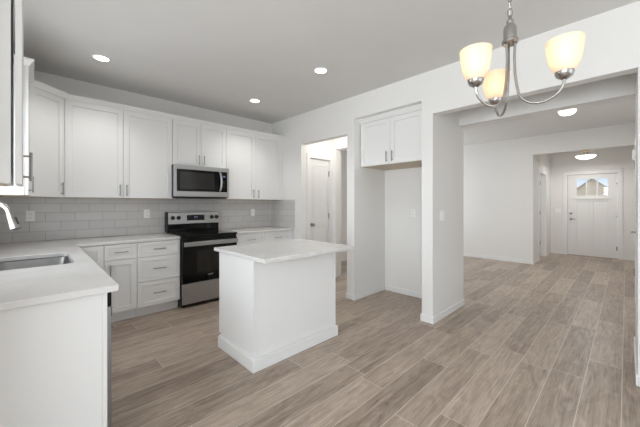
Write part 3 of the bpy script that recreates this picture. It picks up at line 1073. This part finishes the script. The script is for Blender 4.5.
g.tube([(a, b, 0.001) for a, b in pts], 0.0022, 6)
g.build('badge', WHITEINK, od)

# ------------------------------------------------------------------ microwave
t_ = thing('microwave', (1.715, 4.36, 1.412), 'stainless over-the-range microwave hung under the short wall cabinet', 'microwave')
MB().box(RX0, 4.146, 1.414, RX1, 4.552, 1.852).build('body', BLACKP, t_, 0.002)
MB().box(1.321, 4.147, 1.420, RX0 - 0.0005, 4.208, 1.850).build('side_panel', BLACKP, t_)
Mm = F((1.321, 4.145, 1.428), (1, 0), (0, -1))
mw, mh = RX1 - 1.321, 0.424
fr = MB(Mm).slab(mw, mh, 0.028, [(0.036, 0.070, 0.745, 0.366, 0.006)]).build('front_frame', STEEL, t_, 0.002)
MB(Mm).box(0.038, 0.072, 0.0222, 0.612, 0.364, 0.0262).build('door_glass', BLACKG, t_)
MB(Mm).box(0.075, 0.105, 0.0263, 0.550, 0.330, 0.0269).build('window', MICROW, t_)
pn = MB(Mm).box(0.614, 0.072, 0.0222, 0.743, 0.364, 0.0262).build('control_panel', BLACKG, t_)
MB(Mm).box(0.672, 0.285, 0.0263, 0.715, 0.31, 0.0268).build('display', DIGIT, pn)
for r in range(4):
    MB(Mm).box(0.675, 0.12 + r * 0.035, 0.0263, 0.712, 0.126 + r * 0.035, 0.0267).build('button', BURN, pn)
g = MB(Mm)
g.tube([(0.628, 0.08, 0.026), (0.628, 0.095, 0.05), (0.634, 0.16, 0.066), (0.636, 0.215, 0.07), (0.634, 0.27, 0.066), (0.628, 0.34, 0.05), (0.628, 0.355, 0.026)], [0.011, 0.013, 0.015, 0.015, 0.015, 0.013, 0.011], 12)
g.build('handle', STEEL, t_)
MB().box(RX0 + 0.02, 4.16, 1.404, RX1 - 0.02, 4.54, 1.414).build('underside_grille', BLACKE, t_, 0.002)


# ------------------------------------------------------------------ outlets, switches, small wall things
def outlet(M, label, group=None):
    """Frame M centred on the plate."""
    o3 = M.to_translation()
    t_ = thing('wall_outlet', o3, label, 'outlet', group)
    MB(M).box(-0.0365, -0.059, 0, 0.0365, 0.059, 0.005).build('cover_plate', PLATE, t_, 0.002)
    for s in (-1, 1):
        r = MB(M).box(-0.017, s * 0.022 - 0.015, 0.005, 0.017, s * 0.022 + 0.015, 0.0075).build('receptacle', PLATE, t_, 0.003)
        for a in (-0.007, 0.007):
            MB(M).box(a - 0.0013, s * 0.022 - 0.004, 0.0075, a + 0.0013, s * 0.022 + 0.006, 0.0078).build('slot', SLOT, r)
    return t_


def switch(M, label, gangs=1):
    o3 = M.to_translation()
    t_ = thing('light_switch', o3, label, 'switch')
    w = 0.036 + 0.023 * (gangs - 1) * 2 / 2
    MB(M).box(-w, -0.059, 0, w, 0.059, 0.005).build('cover_plate', PLATE, t_, 0.002)
    for k in range(gangs):
        a = (k - (gangs - 1) / 2) * 0.046
        MB(M).box(a - 0.016, -0.033, 0.005, a + 0.016, 0.033, 0.009).build('rocker', PLATE, t_, 0.003)
    return t_


yt = YB - 0.012
outlet(F((-0.025, yt, 1.195), (1, 0), (0, -1)), 'white outlet on the tiles beside the faucet')
outlet(F((1.112, yt, 1.192), (1, 0), (0, -1)), 'white outlet on the tiles just left of the range')
outlet(F((2.762, yt, 1.178), (1, 0), (0, -1)), 'white outlet on the tiles above the counter right of the range')
outlet(F((XN, 2.126, 1.197), (0, 1), (-1, 0)), 'white outlet on the back wall of the fridge niche')
switch(F((3.41, 1.488, 1.19), (1, 0), (0, -1)), 'white double light switch on the pier beside the wide opening', 2)
switch(F((XE, 1.265, 1.15), (0, 1), (-1, 0)), 'white light switch left of the front door', 2)

t_ = thing('door_chime', (5.83, -0.09, 2.02), 'small white door chime box high on the closet wall', 'door chime')
MB(F((5.865, -0.095, 1.93), (1, 0), (0, 1))).box(-0.045, 0, 0, 0.02, 0.13, 0.04).build('cover', PLATE, t_, 0.004)


# ------------------------------------------------------------------ ceiling lights
def lamp(name, loc, power, col, r=0.03, parent=None):
    l = bpy.data.lights.new(name, 'POINT')
    l.energy = power
    l.color = col
    l.shadow_soft_size = r
    o = bpy.data.objects.new(name, l)
    COL.objects.link(o)
    o.location = loc
    if parent is not None:
        o.parent = parent
        o.location = Vector(loc) - ORG[parent.name]
    return o


def disk(name, loc, power, col, r, parent):
    """The downward light of a dome fixture."""
    l = bpy.data.lights.new(name, 'AREA')
    l.shape = 'DISK'
    l.size = 2 * r
    l.energy = power
    l.color = col
    o = bpy.data.objects.new(name, l)
    COL.objects.link(o)
    o.parent = parent
    o.location = Vector(loc) - ORG[parent.name]
    return o


def spot(loc, power, parent):
    l = bpy.data.lights.new('downlight', 'SPOT')
    l.energy = power
    l.color = (1.0, 0.985, 0.96)
    l.spot_size = math.radians(120)
    l.spot_blend = 0.8
    l.shadow_soft_size = 0.06
    o = bpy.data.objects.new('downlight_lamp', l)
    COL.objects.link(o)
    o.parent = parent
    o.location = Vector(loc) - ORG[parent.name]
    return o


for x, y, lab in ((0.494, 3.70, 'lit round recessed ceiling light above the drawer cabinet, nearest the corner cabinet'),
                  (2.28, 3.70, 'lit round recessed ceiling light above the counter right of the range'),
                  (2.29, 2.356, 'lit round recessed ceiling light above the island')):
    t_ = thing('recessed_light', (x, y, H - 0.012), lab, 'recessed light')
    MB(FUP((x, y, H - 0.010))).lathe([(0.080, 0.010), (0.080, 0.005), (0.074, 0.001), (0.066, 0.001), (0.062, 0.006), (0.062, 0.010)], seg=36, closed=True).build('trim_ring', TRIM, t_)
    MB(FUP((x, y, H - 0.006))).lathe([(0, 0), (0.0615, 0), (0.0615, 0.004), (0, 0.004)], seg=36).build('lens', LENS, t_)
    spot((x, y, H - 0.03), 24, t_)

# living room flush light
t_ = thing('flush_ceiling_light', (5.98, 0.64, H), 'lit white flush dome light on the living room ceiling', 'ceiling light')
MB(FUP((5.98, 0.64, H - 0.03))).lathe([(0, 0.03), (0.115, 0.03), (0.12, 0.0), (0.11, 0.0), (0, 0.0)], seg=36).build('base', NICKEL, t_)
MB(FUP((5.98, 0.64, H - 0.03))).lathe([(0.112, 0), (0.107, -0.025), (0.085, -0.052), (0.045, -0.068), (0, -0.072)], seg=36).build('glass_dome', DOME, t_)
MB(FUP((5.98, 0.64, H - 0.103))).lathe([(0, 0), (0.008, -0.008), (0.010, 0.0), (0, 0.004)], seg=12).build('finial', NICKEL, t_)
disk('flush_light_lamp', (5.98, 0.64, H - 0.115), 14, (1, 0.96, 0.90), 0.10, t_)

# entry semi-flush light
EX, EY = 9.2, 0.655
t_ = thing('semi_flush_light', (EX, EY, 2.75), 'lit bowl light hung on two rods below the entry ceiling', 'ceiling light')
MB(FUP((EX, EY, 2.725))).lathe([(0, 0.025), (0.075, 0.025), (0.08, 0.006), (0.07, 0.0), (0, 0.0)], seg=28).build('canopy', BRASS, t_)
for s in (-1, 1):
    MB().tube([(EX + s * 0.02, EY + s * 0.03, 2.725), (EX + s * 0.02, EY + s * 0.03, 2.437)], 0.006, 8).build('rod', BRASS, t_)
MB(FUP((EX, EY, 2.437))).lathe([(0.185, 0.004), (0.18, -0.012), (0.145, -0.045), (0.09, -0.066), (0.04, -0.075), (0, -0.076), (0, -0.070), (0.09, -0.058), (0.14, -0.038), (0.177, -0.008)], seg=36).build('glass_bowl', DOME, t_)
MB(FUP((EX, EY, 2.545))).lathe([(0, 0), (0.085, 0), (0.09, 0.012), (0.085, 0.028), (0, 0.028)], seg=20).build('plate', BRASS, t_)
disk('entry_light_lamp', (EX, EY, 2.335), 10.5, (1, 0.975, 0.945), 0.15, t_)

# hall flush light
t_ = thing('hall_ceiling_light', (3.60, 3.23, 2.55), 'lit round dome light just inside the hall doorway', 'ceiling light')
MB(FUP((3.60, 3.23, 2.53))).lathe([(0, 0.02), (0.12, 0.02), (0.125, 0.0), (0, 0.0)], seg=28).build('base', TRIM, t_)
MB(FUP((3.60, 3.23, 2.53))).lathe([(0.115, 0), (0.11, -0.03), (0.08, -0.06), (0.04, -0.073), (0, -0.077)], seg=28).build('glass_dome', DOME, t_)
lamp('hall_light_lamp', (3.60, 3.23, 2.36), 6, (1, 0.95, 0.88), 0.08, t_)

# ------------------------------------------------------------------ chandelier
CA, SA = math.cos(math.radians(CAM_YAW)), math.sin(math.radians(CAM_YAW))
CX, CY = 1.4617, 0.3451
t_ = thing('chandelier', (CX, CY, H), 'brushed nickel three-arm chandelier with lit frosted glass shades', 'chandelier')
MB(FUP((CX, CY, H))).lathe([(0, 0), (0.062, 0), (0.062, -0.012), (0.045, -0.028), (0.012, -0.034), (0.006, -0.045), (0, -0.045)], seg=28).build('canopy', NICKEL, t_)
# chain of oval links
g = MB()
zt, zb = H - 0.04, 2.125
nl = 19
st = (zt - zb) / nl
for i in range(nl):
    zc = zb + st * (i + 0.5)
    ax = Vector((1, 0, 0)) if i % 2 else Vector((0, 1, 0))
    ax = Matrix.Rotation(0.5, 3, 'Z') @ ax
    loop = []
    hl, hw = st * 0.5 + 0.0035, 0.0085
    for k in range(16):
        an = 2 * PI * k / 16
        loop.append(Vector((CX, CY, zc)) + ax * (hw * math.cos(an)) + Vector((0, 0, 1)) * (hl * math.sin(an)))
    g.tube(loop, 0.0020, 6, closed=True)
g.build('chain', NICKEL, t_)
MB().tube([(CX, CY, H - 0.04)] + [(CX + 0.003 * math.sin(k * 1.3), CY + 0.003 * math.cos(k * 1.7), H - 0.04 - k * (H - 0.04 - 2.11) / 12) for k in range(1, 13)], 0.0016, 6).build('cord', PLATE, t_)
MB(FUP((CX, CY, 0))).lathe([(0, 2.135), (0.006, 2.130), (0.008, 2.115), (0.014, 2.108), (0.013, 2.092), (0.021, 2.086), (0.0245, 2.076), (0.025, 2.03), (0.031, 2.025), (0.031, 2.014), (0.026, 2.008), (0, 2.008)], seg=32).build('hub', NICKEL, t_)
R0, R1 = 0.018, 0.180
for deg in (-43.9, 76.1, 196.1):
    an = math.radians(deg)
    # direction on the plan, measured from the room's own diagonal
    dx = math.cos(an) * SA + math.sin(an) * CA
    dy = -math.cos(an) * CA + math.sin(an) * SA
    P = lambda r, z: (CX + dx * r, CY + dy * r, z)
    path = [P(R0, 2.014), P(R0 - 0.002, 1.95), P(R0, 1.88), P(R0 + 0.006, 1.83)]
    cr, hr = (R0 + 0.010 + R1) / 2, (R1 - R0 - 0.010) / 2
    for k in range(1, 14):
        th = PI + PI * k / 13
        path.append(P(cr + hr * math.cos(th), 1.812 + 0.076 * math.sin(th)))
    path[-1] = P(R1, 1.812)
    arm = MB().tube(path, 0.0052, 10).build('arm', NICKEL, t_)
    c = P(R1, 0)
    MB(FUP((c[0], c[1], 0))).lathe([(0, 1.806), (0.012, 1.808), (0.026, 1.818), (0.031, 1.832), (0.031, 1.838), (0.027, 1.838), (0, 1.830)], seg=24).build('fitter', NICKEL, arm)
    MB(FUP((c[0], c[1], 0))).lathe([(0.030, 1.834), (0.040, 1.850), (0.050, 1.880), (0.057, 1.920), (0.0605, 1.957),
                                    (0.0575, 1.957), (0.054, 1.920), (0.047, 1.881), (0.037, 1.852), (0.027, 1.838)], seg=32, closed=True).build('shade', SHADE, arm)
    MB(FUP((c[0], c[1], 0))).lathe([(0, 1.832), (0.013, 1.832), (0.013, 1.868), (0, 1.868)], seg=16).build('socket', PLATE, arm)
    MB(FUP((c[0], c[1], 0))).lathe([(0, 1.868), (0.012, 1.869), (0.016, 1.89), (0.024, 1.912), (0.024, 1.925), (0.014, 1.942), (0, 1.946)], seg=18).build('bulb', BULB, arm)
    lamp('chandelier_lamp', (c[0], c[1], 1.92), 0.2, (1.0, 0.92, 0.80), 0.02, t_)

# ------------------------------------------------------------------ outdoors beyond the front door
o = struct(box('ground', YARD, (10.6, -60, -0.4, 120, 90, -0.25)), 'dry lawn outside the front door')
t_ = thing('neighbor_house', (60, 3.6, -0.25), 'tan gabled house seen through the small panes of the front door', 'house')
g = MB()
lo = [g._v((60, y, z)) for y, z in ((1.6, -0.25), (5.5, -0.25), (5.5, 3.4), (3.55, 5.0), (1.6, 3.4))]
hi = [g._v((70, y, z)) for y, z in ((1.6, -0.25), (5.5, -0.25), (5.5, 3.4), (3.55, 5.0), (1.6, 3.4))]
g.bm.faces.new(lo)
g.bm.faces.new(hi[::-1])
for k in range(5):
    g.bm.faces.new((lo[k], lo[(k + 1) % 5], hi[(k + 1) % 5], hi[k]))
g.build('wall', SIDING, t_)
g = MB()
prof = [(1.3, 3.18), (3.55, 5.02), (5.8, 3.18), (5.8, 3.30), (3.55, 5.16), (1.3, 3.30)]
lo = [g._v((59.6, y, z)) for y, z in prof]
hi = [g._v((70.4, y, z)) for y, z in prof]
g.bm.faces.new(lo)
g.bm.faces.new(hi[::-1])
for k in range(6):
    g.bm.faces.new((lo[k], lo[(k + 1) % 6], hi[(k + 1) % 6], hi[k]))
g.build('roof', ROOFM, t_)

# ------------------------------------------------------------------ families of repeated things
FAMILY = {'wall_cabinet': 'white wall cabinets of the kitchen', 'base_cabinet': 'white base cabinets of the kitchen',
          'countertop': 'white quartz countertops', 'recessed_light': 'recessed ceiling lights of the kitchen',
          'wall_outlet': 'white wall outlets', 'light_switch': 'white light switches', 'crown_molding': 'white crown mouldings'}
for o in list(SC.objects):
    k = o.name.split('.')[0]
    if o.parent is None and k in FAMILY:
        o['group'] = FAMILY[k]
